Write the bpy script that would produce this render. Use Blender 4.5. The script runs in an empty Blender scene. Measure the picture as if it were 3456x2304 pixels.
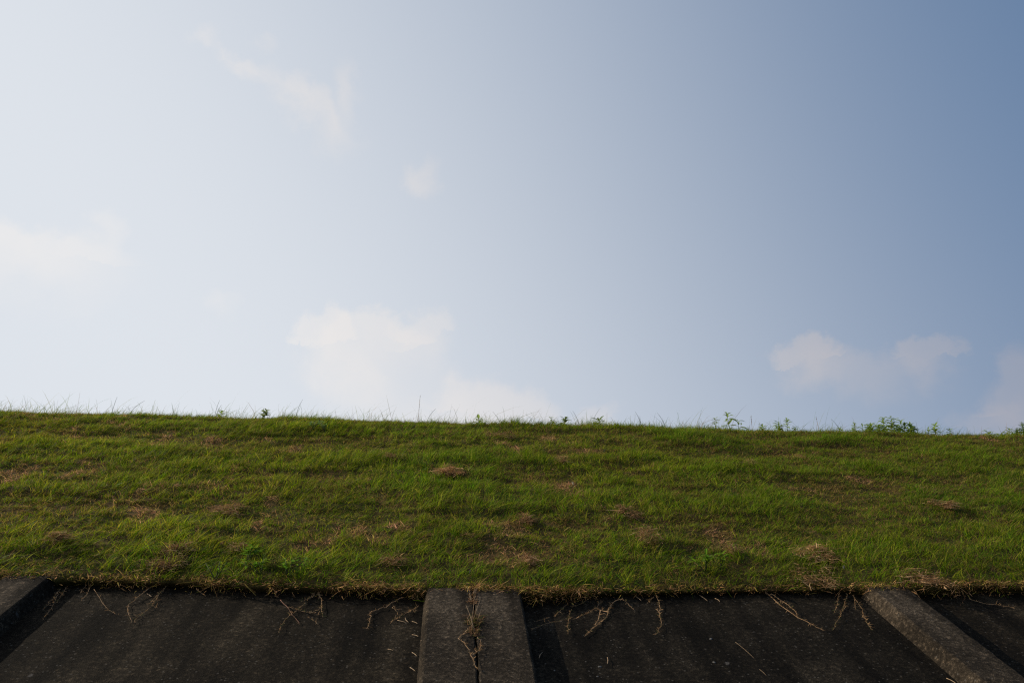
import bpy, math, random
import numpy as np
from mathutils import Vector, Matrix

random.seed(7)
RNG = np.random.default_rng(11)
SC = bpy.context.scene
C = SC.collection

# ------------------------------------------------------------------ camera
F_PX, CX, CY = 2802.0, 1728.0, 1152.0          # focal length and centre in the 3456-wide frame
PITCH, YAW = math.radians(19.96), math.radians(4.38)
CAM = Vector((0.0, 0.0, 1.6))
FWD = Vector((math.sin(YAW) * math.cos(PITCH), math.cos(YAW) * math.cos(PITCH), math.sin(PITCH)))
RGT = Vector((math.cos(YAW), -math.sin(YAW), 0.0))
UPV = RGT.cross(FWD)
cd = bpy.data.cameras.new("camera")
cam = bpy.data.objects.new("camera", cd)
C.objects.link(cam)
cam.matrix_world = Matrix(((RGT.x, UPV.x, -FWD.x, CAM.x), (RGT.y, UPV.y, -FWD.y, CAM.y),
                           (RGT.z, UPV.z, -FWD.z, CAM.z), (0, 0, 0, 1)))
cd.sensor_width = 36.0
cd.lens = 36.0 * F_PX / 3456.0
cd.clip_start = 0.05
cd.clip_end = 6000.0
SC.camera = cam

# ------------------------------------------------------------------ exposure
SC.view_settings.view_transform = 'Standard'
SC.view_settings.look = 'None'
SC.view_settings.exposure = 0.0
SC.view_settings.gamma = 1.0
SC.cycles.use_denoising = False
SC.cycles.filter_width = 1.25
SC.cycles.max_bounces = 6

# ------------------------------------------------------------------ sun
SUN_EL, SUN_AZ = math.radians(30.0), math.radians(-73.0)   # azimuth from +Y, clockwise
SUN_DIR = Vector((math.sin(SUN_AZ) * math.cos(SUN_EL), math.cos(SUN_AZ) * math.cos(SUN_EL), math.sin(SUN_EL)))
sl = bpy.data.lights.new("sun", 'SUN')
sl.energy = 4.8
sl.angle = math.radians(0.5)
sl.color = (1.0, 0.88, 0.70)
sun = bpy.data.objects.new("sun", sl)
C.objects.link(sun)
sun.rotation_euler = (-SUN_DIR).to_track_quat('-Z', 'Y').to_euler()

# ------------------------------------------------------------------ world: physical sky and thin clouds
def direction(px, py):
    """unit direction seen at a point of the 2352-wide overview"""
    x, y = px * 3456 / 2352, py * 3456 / 2352
    return (FWD + RGT * ((x - CX) / F_PX) + UPV * ((CY - y) / F_PX)).normalized()

world = bpy.data.worlds.new("World")
SC.world = world
world.use_nodes = True
wt = world.node_tree
wt.nodes.clear()
def wn(kind, **kw):
    n = wt.nodes.new(kind)
    for k, v in kw.items():
        setattr(n, k, v)
    return n
def wl(a, b): wt.links.new(a, b)
def wmath(op, a, b=None, c=None, clamp=False):
    n = wn('ShaderNodeMath', operation=op, use_clamp=clamp)
    for i, v in enumerate((a, b, c)):
        if v is None: continue
        if isinstance(v, (int, float)): n.inputs[i].default_value = v
        else: wl(v, n.inputs[i])
    return n.outputs[0]
def wvec(op, a, b=None):
    n = wn('ShaderNodeVectorMath', operation=op)
    for i, v in enumerate((a, b)):
        if v is None: continue
        if hasattr(v, 'is_output'): wl(v, n.inputs[i])
        else: n.inputs[i].default_value = tuple(v)
    return n
SKY_STRENGTH = 0.15
sky = wn('ShaderNodeTexSky', sky_type='NISHITA')
sky.sun_disc = False
sky.sun_elevation = SUN_EL
sky.sun_rotation = SUN_AZ
sky.altitude = 0.0
sky.air_density = 1.0
sky.dust_density = 2.0
sky.ozone_density = 1.0
tc = wn('ShaderNodeTexCoord')
gen = tc.outputs['Generated']
def wnoise(scale, detail, rough):
    n = wn('ShaderNodeTexNoise')
    n.inputs['Scale'].default_value = scale
    n.inputs['Detail'].default_value = detail
    n.inputs['Roughness'].default_value = rough
    wl(gen, n.inputs['Vector'])
    return n
nA, nB = wnoise(15, 8, 0.62), wnoise(5, 3, 0.5)
off = wvec('SUBTRACT', nA.outputs['Color'], (0.5, 0.5, 0.5)).outputs[0]
offn = wvec('SCALE', off); offn.inputs['Scale'].default_value = 0.085
off2 = wvec('SCALE', wvec('SUBTRACT', nB.outputs['Color'], (0.5, 0.5, 0.5)).outputs[0]); off2.inputs['Scale'].default_value = 0.04
dist = wvec('ADD', wvec('ADD', gen, offn.outputs[0]).outputs[0], off2.outputs[0]).outputs[0]
thin = wmath('MULTIPLY_ADD', nA.outputs['Fac'], 1.6, -0.25, clamp=True)

def cloud(px, py, w, up, dn, rot, soft_up, soft_dn, opac, wisp=0.5):
    """one bank of cloud: where it hangs, its half width, height above and below, edge softness"""
    c = direction(px, py)
    r = (RGT - c * RGT.dot(c)).normalized()
    u = c.cross(r) * -1.0
    if u.z < 0: u = -u
    a = math.radians(rot)
    r2, u2 = r * math.cos(a) + u * math.sin(a), u * math.cos(a) - r * math.sin(a)
    k = 3456 / 2352 / F_PX
    d = wvec('SUBTRACT', dist, c).outputs[0]
    x = wmath('MULTIPLY', wvec('DOT_PRODUCT', d, r2).outputs['Value'], 1 / (w * k))
    yv = wvec('DOT_PRODUCT', d, u2).outputs['Value']
    yu = wmath('MULTIPLY', wmath('MAXIMUM', yv, 0.0), 1 / (up * k))
    yd = wmath('MULTIPLY', wmath('MINIMUM', yv, 0.0), 1 / (dn * k))
    rad = wmath('SQRT', wmath('ADD', wmath('ADD', wmath('MULTIPLY', x, x), wmath('MULTIPLY', yu, yu)), wmath('MULTIPLY', yd, yd)))
    isup = wmath('GREATER_THAN', yv, 0.0)
    soft = wmath('MULTIPLY_ADD', isup, soft_up - soft_dn, soft_dn)
    m = wmath('DIVIDE', wmath('SUBTRACT', 1.0, rad), soft, clamp=True)
    m = wmath('MULTIPLY', wmath('MULTIPLY', m, m), wmath('SUBTRACT', 3.0, wmath('MULTIPLY', m, 2.0)))
    tex = wmath('MULTIPLY_ADD', thin, wisp, 1.0 - wisp)
    return wmath('MULTIPLY', wmath('MULTIPLY', m, tex), opac)

banks = [
    # px, py, half w, up, down, rot, soft up, soft down, opacity, wispiness
    (545, 150, 58, 36, 40, -35, 0.8, 1.0, 0.72, 0.75),
    (640, 190, 100, 44, 52, -34, 0.8, 1.0, 0.66, 0.8),
    (725, 240, 110, 50, 66, -42, 0.8, 1.0, 0.75, 0.8),
    (795, 300, 80, 60, 80, -40, 1.0, 1.0, 0.45, 0.6),
    (805, 210, 46, 100, 80, 18, 0.8, 1.0, 0.5, 0.85),
    (470, 95, 40, 34, 34, 0, 1.0, 1.0, 0.4, 0.7),
    (592, 85, 34, 26, 26, -30, 1.0, 1.0, 0.35, 0.7),
    (968, 425, 48, 70, 48, -12, 0.9, 1.0, 0.62, 0.8),
    (40, 590, 250, 84, 150, -8, 0.6, 1.0, 0.65, 0.5),
    (240, 530, 60, 60, 90, -20, 0.8, 1.0, 0.40, 0.6),
    (490, 700, 50, 40, 60, 0, 1.0, 1.0, 0.3, 0.6),
    (735, 790, 84, 96, 130, 0, 0.30, 1.0, 0.62, 0.4),
    (850, 790, 170, 94, 170, 4, 0.34, 1.0, 0.62, 0.45),
    (985, 765, 86, 86, 140, 0, 0.42, 1.0, 0.50, 0.5),
    (830, 870, 140, 60, 120, -35, 0.9, 1.0, 0.45, 0.3),
    (1130, 950, 180, 120, 110, -8, 0.4, 1.0, 0.55, 0.3),
    (1000, 960, 300, 150, 80, 0, 1.0, 1.0, 0.40, 0.3),
    (1360, 962, 70, 52, 40, 0, 0.5, 1.0, 0.40, 0.3),
    (1862, 830, 96, 66, 80, 12, 0.36, 1.0, 0.55, 0.4),
    (1970, 838, 210, 60, 90, -2, 0.9, 1.0, 0.34, 0.35),
    (2125, 815, 76, 52, 84, 0, 0.40, 1.0, 0.40, 0.4),
    (2362, 940, 106, 134, 110, 0, 0.4, 1.0, 0.36, 0.35),
    (2300, 985, 100, 80, 70, 0, 0.5, 1.0, 0.28, 0.25),
]
mask = None
for b in banks:
    m = cloud(*b)
    mask = m if mask is None else wmath('SUBTRACT', wmath('ADD', mask, m), wmath('MULTIPLY', mask, m))
wn_sep = wn('ShaderNodeSeparateXYZ'); wl(gen, wn_sep.inputs[0])
# sunlit high haze, thickest toward the sun and the horizon
GLOW = (math.sin(SUN_AZ) * math.cos(math.radians(-23.7)), math.cos(SUN_AZ) * math.cos(math.radians(-23.7)), math.sin(math.radians(-23.7)))
gd = wmath('MAXIMUM', wmath('ADD', wvec('DOT_PRODUCT', gen, GLOW).outputs['Value'], 0.968), 0.0)
gd = wmath('DIVIDE', wmath('MULTIPLY', gd, gd), wmath('ADD', gd, 0.084))
gl = wmath('SUBTRACT', 1.0, wmath('POWER', 2.718, wmath('MULTIPLY', gd, -3.7)))
hz = wmath('POWER', wmath('SUBTRACT', 1.0, wmath('ABSOLUTE', wn_sep.outputs['Z']), clamp=True), 1.5)
gl = wmath('SUBTRACT', 1.0, wmath('MULTIPLY', wmath('SUBTRACT', 1.0, gl), wmath('MULTIPLY_ADD', hz, -1.2, 1.0, clamp=True)))
veil = wn('ShaderNodeMix', data_type='RGBA')
wl(gl, veil.inputs['Factor'])
wl(sky.outputs['Color'], veil.inputs['A'])
vc = wn('ShaderNodeMix', data_type='RGBA')      # the haze is brightest under the sun
vc_fac = wmath('MULTIPLY_ADD', wvec('DOT_PRODUCT', gen, GLOW).outputs['Value'], 0.785, 0.645, clamp=True)
vc_fac = wmath('MULTIPLY', wmath('MULTIPLY', vc_fac, vc_fac), wmath('SUBTRACT', 3.0, wmath('MULTIPLY', vc_fac, 2.0)))
wl(vc_fac, vc.inputs['Factor'])
vc.inputs['A'].default_value = (0.48, 1.08, 2.14, 1); vc.inputs['B'].default_value = (4.87, 5.14, 5.50, 1)
wl(vc.outputs['Result'], veil.inputs['B'])
hsv = wn('ShaderNodeHueSaturation')
hsv.inputs['Saturation'].default_value = 1.0
wl(veil.outputs['Result'], hsv.inputs['Color'])
mix = wn('ShaderNodeMix', data_type='RGBA')
wl(mask, mix.inputs['Factor'])
wl(hsv.outputs['Color'], mix.inputs['A'])
ccol = wn('ShaderNodeMix', data_type='RGBA')     # clouds are brighter toward the sun
wl(vc_fac, ccol.inputs['Factor'])
ccol.inputs['A'].default_value = (2.2, 1.95, 2.2, 1); ccol.inputs['B'].default_value = (6.0, 5.75, 5.55, 1)
wl(ccol.outputs['Result'], mix.inputs['B'])
bg = wn('ShaderNodeBackground')
bg.inputs['Strength'].default_value = SKY_STRENGTH
wl(mix.outputs['Result'], bg.inputs['Color'])
wo = wn('ShaderNodeOutputWorld')
wl(bg.outputs[0], wo.inputs['Surface'])

# ------------------------------------------------------------------ the levee's slope plane
SL = math.atan(0.5)
D = Vector((0.0, math.cos(SL), math.sin(SL)))       # up the slope
NRM = Vector((0.0, -math.sin(SL), math.cos(SL)))    # out of the slope
H = 2.5
FOOT = CAM - NRM * H
def P(X, s, o=0.0): return FOOT + Vector((X, 0, 0)) + D * s + NRM * o
def on_plane(px, py, o=0.0):
    """(X, s) on the slope plane lifted by o, under a point of the 3456-wide photograph"""
    v = FWD + RGT * ((px - CX) / F_PX) + UPV * ((CY - py) / F_PX)
    t = -(H - o) / v.dot(NRM)
    q = CAM + v * t - FOOT
    return q.x, q.dot(D)
S_TOE = (0.0 - FOOT.z) / D.z
RIB_H = 0.09

# ------------------------------------------------------------------ noise fields
def vnoise(x, y, seed):
    xi, yi = np.floor(x).astype(np.int64), np.floor(y).astype(np.int64)
    fx, fy = x - xi, y - yi
    fx, fy = fx * fx * (3 - 2 * fx), fy * fy * (3 - 2 * fy)
    def h(a, b):
        n = (a * 374761393 + b * 668265263 + seed * 1442695041) & 0x7fffffff
        n = ((n ^ (n >> 13)) * 1274126177) & 0x7fffffff
        n = ((n ^ (n >> 16)) * 974634777) & 0x7fffffff
        return ((n ^ (n >> 15)) & 0xffff) / 65535.0
    return (h(xi, yi) * (1 - fx) + h(xi + 1, yi) * fx) * (1 - fy) + (h(xi, yi + 1) * (1 - fx) + h(xi + 1, yi + 1) * fx) * fy
def fbm(x, y, seed, oct=4):
    a, t, v = 0.5, 0.0, np.zeros_like(np.asarray(x, float))
    for i in range(oct):
        v = v + a * vnoise(x * 2 ** i + 17.3 * i, y * 2 ** i + 5.1 * i, seed + i)
        t += a; a *= 0.5
    return v / t
def sstep(a, b, x):
    t = np.clip((x - a) / (b - a), 0, 1)
    return t * t * (3 - 2 * t)

# turf edge where it meets the concrete, read off the photograph: (px, py, lift of the turf above the panels)
EDGE = [(-900, 1942, .085), (0, 1946, .085), (130, 1950, .085), (260, 1952, .06), (600, 1963, .055), (900, 1977, .06), (1300, 1985, .065),
        (1430, 1989, .085), (1800, 1995, .085), (1950, 1995, .06), (2200, 1994, .045), (2600, 1992, .035), (2880, 1985, .05), (2950, 1984, .085), (3120, 1981, .085),
        (3250, 1979, .07), (3456, 1976, .075), (4300, 1969, .075)]
ex, es, eo = [], [], []
for px, py, o in EDGE:
    X, s = on_plane(px, py, o)
    ex.append(X); es.append(s); eo.append(o)
ex, es, eo = map(np.array, (ex, es, eo))
def edge_s(X): return np.interp(X, ex, es) + 0.045 * (fbm(np.asarray(X, float) * 2.2, np.asarray(X, float) * 0, 5) - 0.5) + 0.02 * (fbm(np.asarray(X, float) * 9.0, np.asarray(X, float) * 0, 6) - 0.5)
def lift(X): return np.interp(X, ex, eo)
Y0 = FOOT.y; Z0 = FOOT.z
CS, SN = math.cos(SL), math.sin(SL)
CREST_Z, CREST_W = 4.46, 4.5

def lush(X, Y):
    """0 = short dry turf, 1 = long green grass; bands along the contour, as the mower left them"""
    s = (Y - Y0) / CS
    ph = s + 0.30 * (fbm(X * 0.55, s * 0.5, 21) - 0.5) * 2 + 0.012 * X
    band = 0.5 - 0.5 * np.cos((ph - 6.95) / 1.38 * 2 * np.pi)
    n = fbm(X * 1.0, s * 1.9, 31)
    n2 = fbm(X * 3.5, s * 6.0, 41)
    west = np.interp(X, [-4, 0, 5], [1.0, 0.7, 0.55])
    foot = sstep(0.9, 0.15, s - edge_s(X)) * 0.30
    return np.clip(0.52 + foot + (band - 0.5) * 0.50 * west + (n - 0.5) * 1.3 + (n2 - 0.5) * 0.9 - 0.06 * (1 - west), 0, 1)

def smin(a, b, k):
    h = np.clip(0.5 + 0.5 * (b - a) / k, 0, 1)
    return b * (1 - h) + a * h - k * h * (1 - h)
def turf_z(X, Y):
    X = np.asarray(X, float); Y = np.asarray(Y, float)
    s = (Y - Y0) / CS
    o = np.interp(s - edge_s(X), [0, 1.2], [0, 1]) * (0.10 - lift(X)) + lift(X)
    z = Z0 + (Y - Y0) * 0.5 + o / CS
    y_c = Y0 + (CREST_Z - Z0) * 2
    fade = sstep(0.0, 0.5, s - edge_s(X))
    bump = 0.07 * (lush(X, Y) - 0.5) * (1 - 0.6 * sstep(y_c - 0.7, y_c, Y)) + 0.045 * (fbm(X * 2.2, Y * 4.5, 61) - 0.5) + 0.02 * (fbm(X * 9, Y * 14, 71) - 0.5)
    crest = CREST_Z - 0.011 * np.clip(X, -12, 12) + 0.03 * (fbm(X * 0.7, Y * 0.7, 81) - 0.5)
    y_c = Y0 + (CREST_Z - Z0) * 2
    z = smin(z, crest, 0.16)
    z = smin(z, crest - (Y - y_c - CREST_W) * 0.5, 0.3)
    return z + bump * fade

# ------------------------------------------------------------------ materials
def mat(name):
    m = bpy.data.materials.new(name); m.use_nodes = True
    t = m.node_tree; t.nodes.clear()
    out = t.nodes.new('ShaderNodeOutputMaterial')
    return m, t, out
def nd(t, kind, ins=None, **kw):
    n = t.nodes.new(kind)
    for k, v in kw.items(): setattr(n, k, v)
    for k, v in (ins or {}).items():
        if hasattr(v, 'is_output'): t.links.new(v, n.inputs[k])
        else: n.inputs[k].default_value = v
    return n
def ramp(t, fac, stops):
    n = nd(t, 'ShaderNodeValToRGB', {'Fac': fac})
    e = n.color_ramp.elements
    while len(e) < len(stops): e.new(0.5)
    for q, (p, c) in zip(e, stops):
        q.position = p; q.color = (*c, 1)
    return n.outputs['Color']
def concrete(name, base, seed, rough=0.95):
    m, t, out = mat(name)
    co = nd(t, 'ShaderNodeTexCoord').outputs['Object']
    mp = nd(t, 'ShaderNodeMapping', {'Vector': co, 'Location': (seed * 3.1, seed * 1.7, 0)}).outputs[0]
    big = nd(t, 'ShaderNodeTexNoise', {'Vector': mp, 'Scale': 1.6, 'Detail': 5.0, 'Roughness': 0.6}).outputs['Fac']
    mid = nd(t, 'ShaderNodeTexNoise', {'Vector': mp, 'Scale': 38.0, 'Detail': 5.0, 'Roughness': 0.8}).outputs['Fac']
    fine = nd(t, 'ShaderNodeTexNoise', {'Vector': mp, 'Scale': 210.0, 'Detail': 2.0, 'Roughness': 0.7}).outputs['Fac']
    streak = nd(t, 'ShaderNodeTexNoise', {'Vector': nd(t, 'ShaderNodeMapping', {'Vector': mp, 'Scale': (7.0, 0.5, 0.5)}).outputs[0], 'Scale': 1.0, 'Detail': 4.0}).outputs['Fac']
    vor = nd(t, 'ShaderNodeTexVoronoi', {'Vector': mp, 'Scale': 48.0, 'Randomness': 1.0})
    b = Vector(base)
    c1 = ramp(t, big, [(0.3, b * 0.42), (0.5, b * 0.95), (0.7, b * 2.1)])
    c2 = ramp(t, mid, [(0.36, (0.45,) * 3), (0.5, (0.8,) * 3), (0.59, (1.6,) * 3), (0.67, (4.0, 3.7, 3.4))])
    c3 = ramp(t, fine, [(0.35, (0.5,) * 3), (0.64, (1.7,) * 3)])
    c4 = ramp(t, streak, [(0.33, (0.42,) * 3), (0.5, (0.95,) * 3), (0.66, (1.5,) * 3)])
    col = c1
    for c in (c2, c3, c4):
        col = nd(t, 'ShaderNodeMix', {'Factor': 1.0, 'A': col, 'B': c}, data_type='RGBA', blend_type='MULTIPLY').outputs['Result']
    # pale aggregate grains showing through the worn skin
    grain = nd(t, 'ShaderNodeSeparateColor', {'Color': vor.outputs['Color']}).outputs[0]
    gm = nd(t, 'ShaderNodeMath', {0: grain, 1: 0.91}, operation='GREATER_THAN').outputs[0]
    gd = nd(t, 'ShaderNodeMath', {0: vor.outputs['Distance'], 1: 0.30}, operation='LESS_THAN').outputs[0]
    gg = nd(t, 'ShaderNodeMath', {0: gm, 1: gd}, operation='MULTIPLY').outputs[0]
    gg = nd(t, 'ShaderNodeMath', {0: gg, 1: 0.24}, operation='MULTIPLY').outputs[0]
    col = nd(t, 'ShaderNodeMix', {'Factor': gg, 'A': col, 'B': (0.20, 0.18, 0.155, 1)}, data_type='RGBA').outputs['Result']
    # a few pale lichen or lime spots
    v2 = nd(t, 'ShaderNodeTexVoronoi', {'Vector': nd(t, 'ShaderNodeVectorMath', {0: mp, 1: nd(t, 'ShaderNodeVectorMath', {0: nd(t, 'ShaderNodeTexNoise', {'Vector': mp, 'Scale': 30.0}).outputs['Color'], 1: (.05, .05, .05)}, operation='MULTIPLY').outputs[0]}).outputs[0], 'Scale': 5.0})
    sp = nd(t, 'ShaderNodeMapRange', {'Value': v2.outputs['Distance'], 'From Min': 0.11, 'From Max': 0.06}).outputs[0]
    pick = nd(t, 'ShaderNodeMath', {0: nd(t, 'ShaderNodeSeparateColor', {'Color': v2.outputs['Color']}).outputs[1], 1: 0.72}, operation='GREATER_THAN').outputs[0]
    sp = nd(t, 'ShaderNodeMath', {0: nd(t, 'ShaderNodeMath', {0: sp, 1: pick}, operation='MULTIPLY').outputs[0], 1: 0.55}, operation='MULTIPLY').outputs[0]
    col = nd(t, 'ShaderNodeMix', {'Factor': sp, 'A': col, 'B': (0.12, 0.11, 0.10, 1)}, data_type='RGBA').outputs['Result']
    hgt = nd(t, 'ShaderNodeMath', {0: fine, 1: 0.5, 2: nd(t, 'ShaderNodeMath', {0: mid, 1: 1.0}, operation='MULTIPLY').outputs[0]}, operation='MULTIPLY_ADD').outputs[0]
    bp = nd(t, 'ShaderNodeBump', {'Height': hgt, 'Strength': 0.9, 'Distance': 0.010}).outputs[0]
    bs = nd(t, 'ShaderNodeBsdfPrincipled', {'Base Color': col, 'Roughness': rough, 'Normal': bp, 'Specular IOR Level': 0.06})
    t.links.new(bs.outputs[0], out.inputs['Surface'])
    return m
M_PANEL = concrete("panel_concrete", (0.0148, 0.0113, 0.0072), 1)
M_PANEL2 = concrete("panel_concrete_mossy", (0.0132, 0.0105, 0.0072), 2)
M_RIB = concrete("rib_concrete", (0.0262, 0.0202, 0.0140), 3)

def blade_material(name, trans=0.45, rough=0.55):
    m, t, out = mat(name)
    at = nd(t, 'ShaderNodeAttribute', attribute_name='tint').outputs['Color']
    bs = nd(t, 'ShaderNodeBsdfPrincipled', {'Base Color': at, 'Roughness': rough, 'Specular IOR Level': 0.08})
    tr = nd(t, 'ShaderNodeBsdfTranslucent', {'Color': at})
    mx = nd(t, 'ShaderNodeMixShader', {0: trans, 1: bs.outputs[0], 2: tr.outputs[0]})
    t.links.new(mx.outputs[0], out.inputs['Surface'])
    return m
M_GRASS = blade_material("grass_blades", 0.5)
M_DRY = blade_material("dry_grass", 0.25, 0.7)
M_LEAF = blade_material("weed_leaf", 0.45)
def soil_material():
    m, t, out = mat("turf_soil")
    co = nd(t, 'ShaderNodeTexCoord').outputs['Object']
    n1 = nd(t, 'ShaderNodeTexNoise', {'Vector': co, 'Scale': 9.0, 'Detail': 8.0, 'Roughness': 0.7}).outputs['Fac']
    n2 = nd(t, 'ShaderNodeTexNoise', {'Vector': co, 'Scale': 0.9, 'Detail': 4.0}).outputs['Fac']
    c1 = ramp(t, n1, [(0.3, (0.022, 0.017, 0.007)), (0.5, (0.055, 0.042, 0.016)), (0.72, (0.14, 0.09, 0.04))])
    c2 = ramp(t, n2, [(0.35, (0.8, 1.05, 0.6)), (0.65, (1.15, 0.95, 0.9))])
    col = nd(t, 'ShaderNodeMix', {'Factor': 1.0, 'A': c1, 'B': c2}, data_type='RGBA', blend_type='MULTIPLY').outputs['Result']
    bp = nd(t, 'ShaderNodeBump', {'Height': n1, 'Strength': 1.0, 'Distance': 0.03}).outputs[0]
    bs = nd(t, 'ShaderNodeBsdfPrincipled', {'Base Color': col, 'Roughness': 1.0, 'Normal': bp, 'Specular IOR Level': 0.1})
    t.links.new(bs.outputs[0], out.inputs['Surface'])
    return m
M_SOIL = soil_material()
def plain(name, col, rough=0.8, var=0.35, scale=60.0):
    m, t, out = mat(name)
    co = nd(t, 'ShaderNodeTexCoord').outputs['Object']
    n1 = nd(t, 'ShaderNodeTexNoise', {'Vector': co, 'Scale': scale, 'Detail': 4.0}).outputs['Fac']
    c = ramp(t, n1, [(0.3, Vector(col) * (1 - var)), (0.7, Vector(col) * (1 + var))])
    bp = nd(t, 'ShaderNodeBump', {'Height': n1, 'Strength': 0.4, 'Distance': 0.004}).outputs[0]
    bs = nd(t, 'ShaderNodeBsdfPrincipled', {'Base Color': c, 'Roughness': rough, 'Normal': bp, 'Specular IOR Level': 0.25})
    t.links.new(bs.outputs[0], out.inputs['Surface'])
    return m
M_STEM = plain("green_stem", (0.075, 0.09, 0.03))
M_RUNNER = plain("dry_runner", (0.34, 0.21, 0.11), 0.7)
M_RUNNER_RED = plain("reddish_runner", (0.17, 0.075, 0.045), 0.7)
M_STRAW = plain("pale_straw", (0.36, 0.25, 0.15), 0.7)
M_LITTER = plain("pale_litter", (0.42, 0.38, 0.27), 0.8, 0.1)
M_STONE = plain("pale_stone", (0.09, 0.085, 0.08), 0.9, 0.25)
M_GROUND = plain("ground_turf", (0.055, 0.06, 0.025), 1.0, 0.5, 3.0)

# ------------------------------------------------------------------ mesh helpers
def np_mesh(name, verts, quads=None, tris=None, material=None, parent=None, tint=None, smooth=False):
    me = bpy.data.meshes.new(name)
    verts = np.ascontiguousarray(verts, dtype=np.float32)
    nq = 0 if quads is None else len(quads); nt = 0 if tris is None else len(tris)
    me.vertices.add(len(verts))
    me.vertices.foreach_set('co', verts.ravel())
    idx = np.concatenate([a.ravel() for a in (quads, tris) if a is not None and len(a)]).astype(np.int32)
    me.loops.add(len(idx))
    me.loops.foreach_set('vertex_index', idx)
    me.polygons.add(nq + nt)
    st = np.concatenate([np.arange(nq) * 4, nq * 4 + np.arange(nt) * 3]).astype(np.int32)
    me.polygons.foreach_set('loop_start', st)
    if tint is not None:
        a = me.attributes.new('tint', 'FLOAT_COLOR', 'POINT')
        c = np.ones((len(verts), 4), np.float32); c[:, :3] = tint
        a.data.foreach_set('color', c.ravel())
    me.update(calc_edges=True)
    me.validate()
    me.polygons.foreach_set('use_smooth', np.full(nq + nt, smooth))
    if material: me.materials.append(material)
    ob = bpy.data.objects.new(name, me)
    C.objects.link(ob)
    if parent: ob.parent = parent
    return ob
def grid_faces(nu, nv):
    i = np.arange(nu * nv).reshape(nu, nv)
    return np.stack([i[:-1, :-1], i[1:, :-1], i[1:, 1:], i[:-1, 1:]], -1).reshape(-1, 4)
def blades(base, up, lean, L, W, col, tipcol=None, fold=None):
    """curved tapering blades: base + up*L*t + lean*L*t^2; returns verts, quads, tris, tint"""
    n = len(base)
    T = np.array([0.0, 0.42, 0.78, 1.0])
    a = RNG.uniform(0, 2 * np.pi, n)
    side = np.stack([np.cos(a), np.sin(a), 0.25 * np.sin(a * 3)], 1)
    side -= up * (side * up).sum(1, keepdims=True)
    side /= np.linalg.norm(side, axis=1, keepdims=True) + 1e-9
    V = np.zeros((n, 7, 3)); Tn = np.zeros((n, 7, 3))
    if tipcol is None: tipcol = col
    k = 0
    for t, wf in zip(T, (0.8, 1.0, 0.62, 0.0)):
        p = base + up * (L * t)[:, None] + lean * (L * t * t)[:, None]
        c = col * (1 - t) + tipcol * t
        if t < 1:
            V[:, k] = p - side * (W * wf * 0.5)[:, None]; V[:, k + 1] = p + side * (W * wf * 0.5)[:, None]
            Tn[:, k] = c; Tn[:, k + 1] = c
            k += 2
        else:
            V[:, k] = p; Tn[:, k] = c
    o = (np.arange(n) * 7)[:, None]
    q = np.concatenate([o + np.array([[0, 1, 3, 2]]), o + np.array([[2, 3, 5, 4]])], 0)
    t = o + np.array([[4, 5, 6]])
    return V.reshape(-1, 3), q, t, Tn.reshape(-1, 3)
def tube_arrays(pts, radii, sides=5):
    pts = [Vector(p) for p in pts]
    rings = []
    for i, p in enumerate(pts):
        d = (pts[min(i + 1, len(pts) - 1)] - pts[max(i - 1, 0)]).normalized()
        a = d.cross(Vector((0.13, 0.27, 0.95)))
        if a.length < 1e-3: a = d.cross(Vector((1, 0, 0)))
        a.normalize(); b = d.cross(a)
        rings.append([p + (a * math.cos(2 * math.pi * k / sides) + b * math.sin(2 * math.pi * k / sides)) * radii[i] for k in range(sides)])
    v = np.array([tuple(q) for r in rings for q in r])
    f = []
    for i in range(len(pts) - 1):
        for k in range(sides):
            f.append((i * sides + k, i * sides + (k + 1) % sides, (i + 1) * sides + (k + 1) % sides, (i + 1) * sides + k))
    tr = []
    m = (len(pts) - 1) * sides
    for k in range(1, sides - 1):
        tr.append((0, k + 1, k)); tr.append((m, m + k, m + k + 1))
    return v, np.array(f), np.array(tr)
def tubes(name, parts, material, parent=None):
    V, Q, T, o = [], [], [], 0
    for v, q, t in parts:
        V.append(v); Q.append(q + o); T.append(t + o); o += len(v)
    return np_mesh(name, np.concatenate(V), np.concatenate(Q), np.concatenate(T), material, parent, smooth=True)
def tag(o, label, cat, group=None, kind=None):
    if label: o['label'] = label
    if cat: o['category'] = cat
    if group: o['group'] = group
    if kind: o['kind'] = kind
    return o
def empty(name, loc):
    o = bpy.data.objects.new(name, None)
    o.empty_display_size = 0.1
    o.location = loc
    C.objects.link(o)
    return o
def adopt(ob, root):
    """give a mesh built in world coordinates to its thing"""
    me = ob.data
    n = len(me.vertices); a = np.zeros(n * 3, np.float32)
    me.vertices.foreach_get('co', a)
    a = a.reshape(-1, 3) - np.array(tuple(root.location), np.float32)
    me.vertices.foreach_set('co', a.ravel()); me.update()
    ob.parent = root
    return ob

# ------------------------------------------------------------------ setting: ground and embankment
gx = np.array([-3000., -400, -60, -12, 0, 12, 60, 400, 3000]); gy = np.array([-3000., -400, -60, -8, 0, 3, 60, 400, 3000])
GX, GY = np.meshgrid(gx, gy, indexing='ij')
tag(np_mesh("ground", np.stack([GX, GY, GX * 0], -1).reshape(-1, 3), grid_faces(len(gx), len(gy)), None, M_GROUND), None, None, kind='structure')

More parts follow.
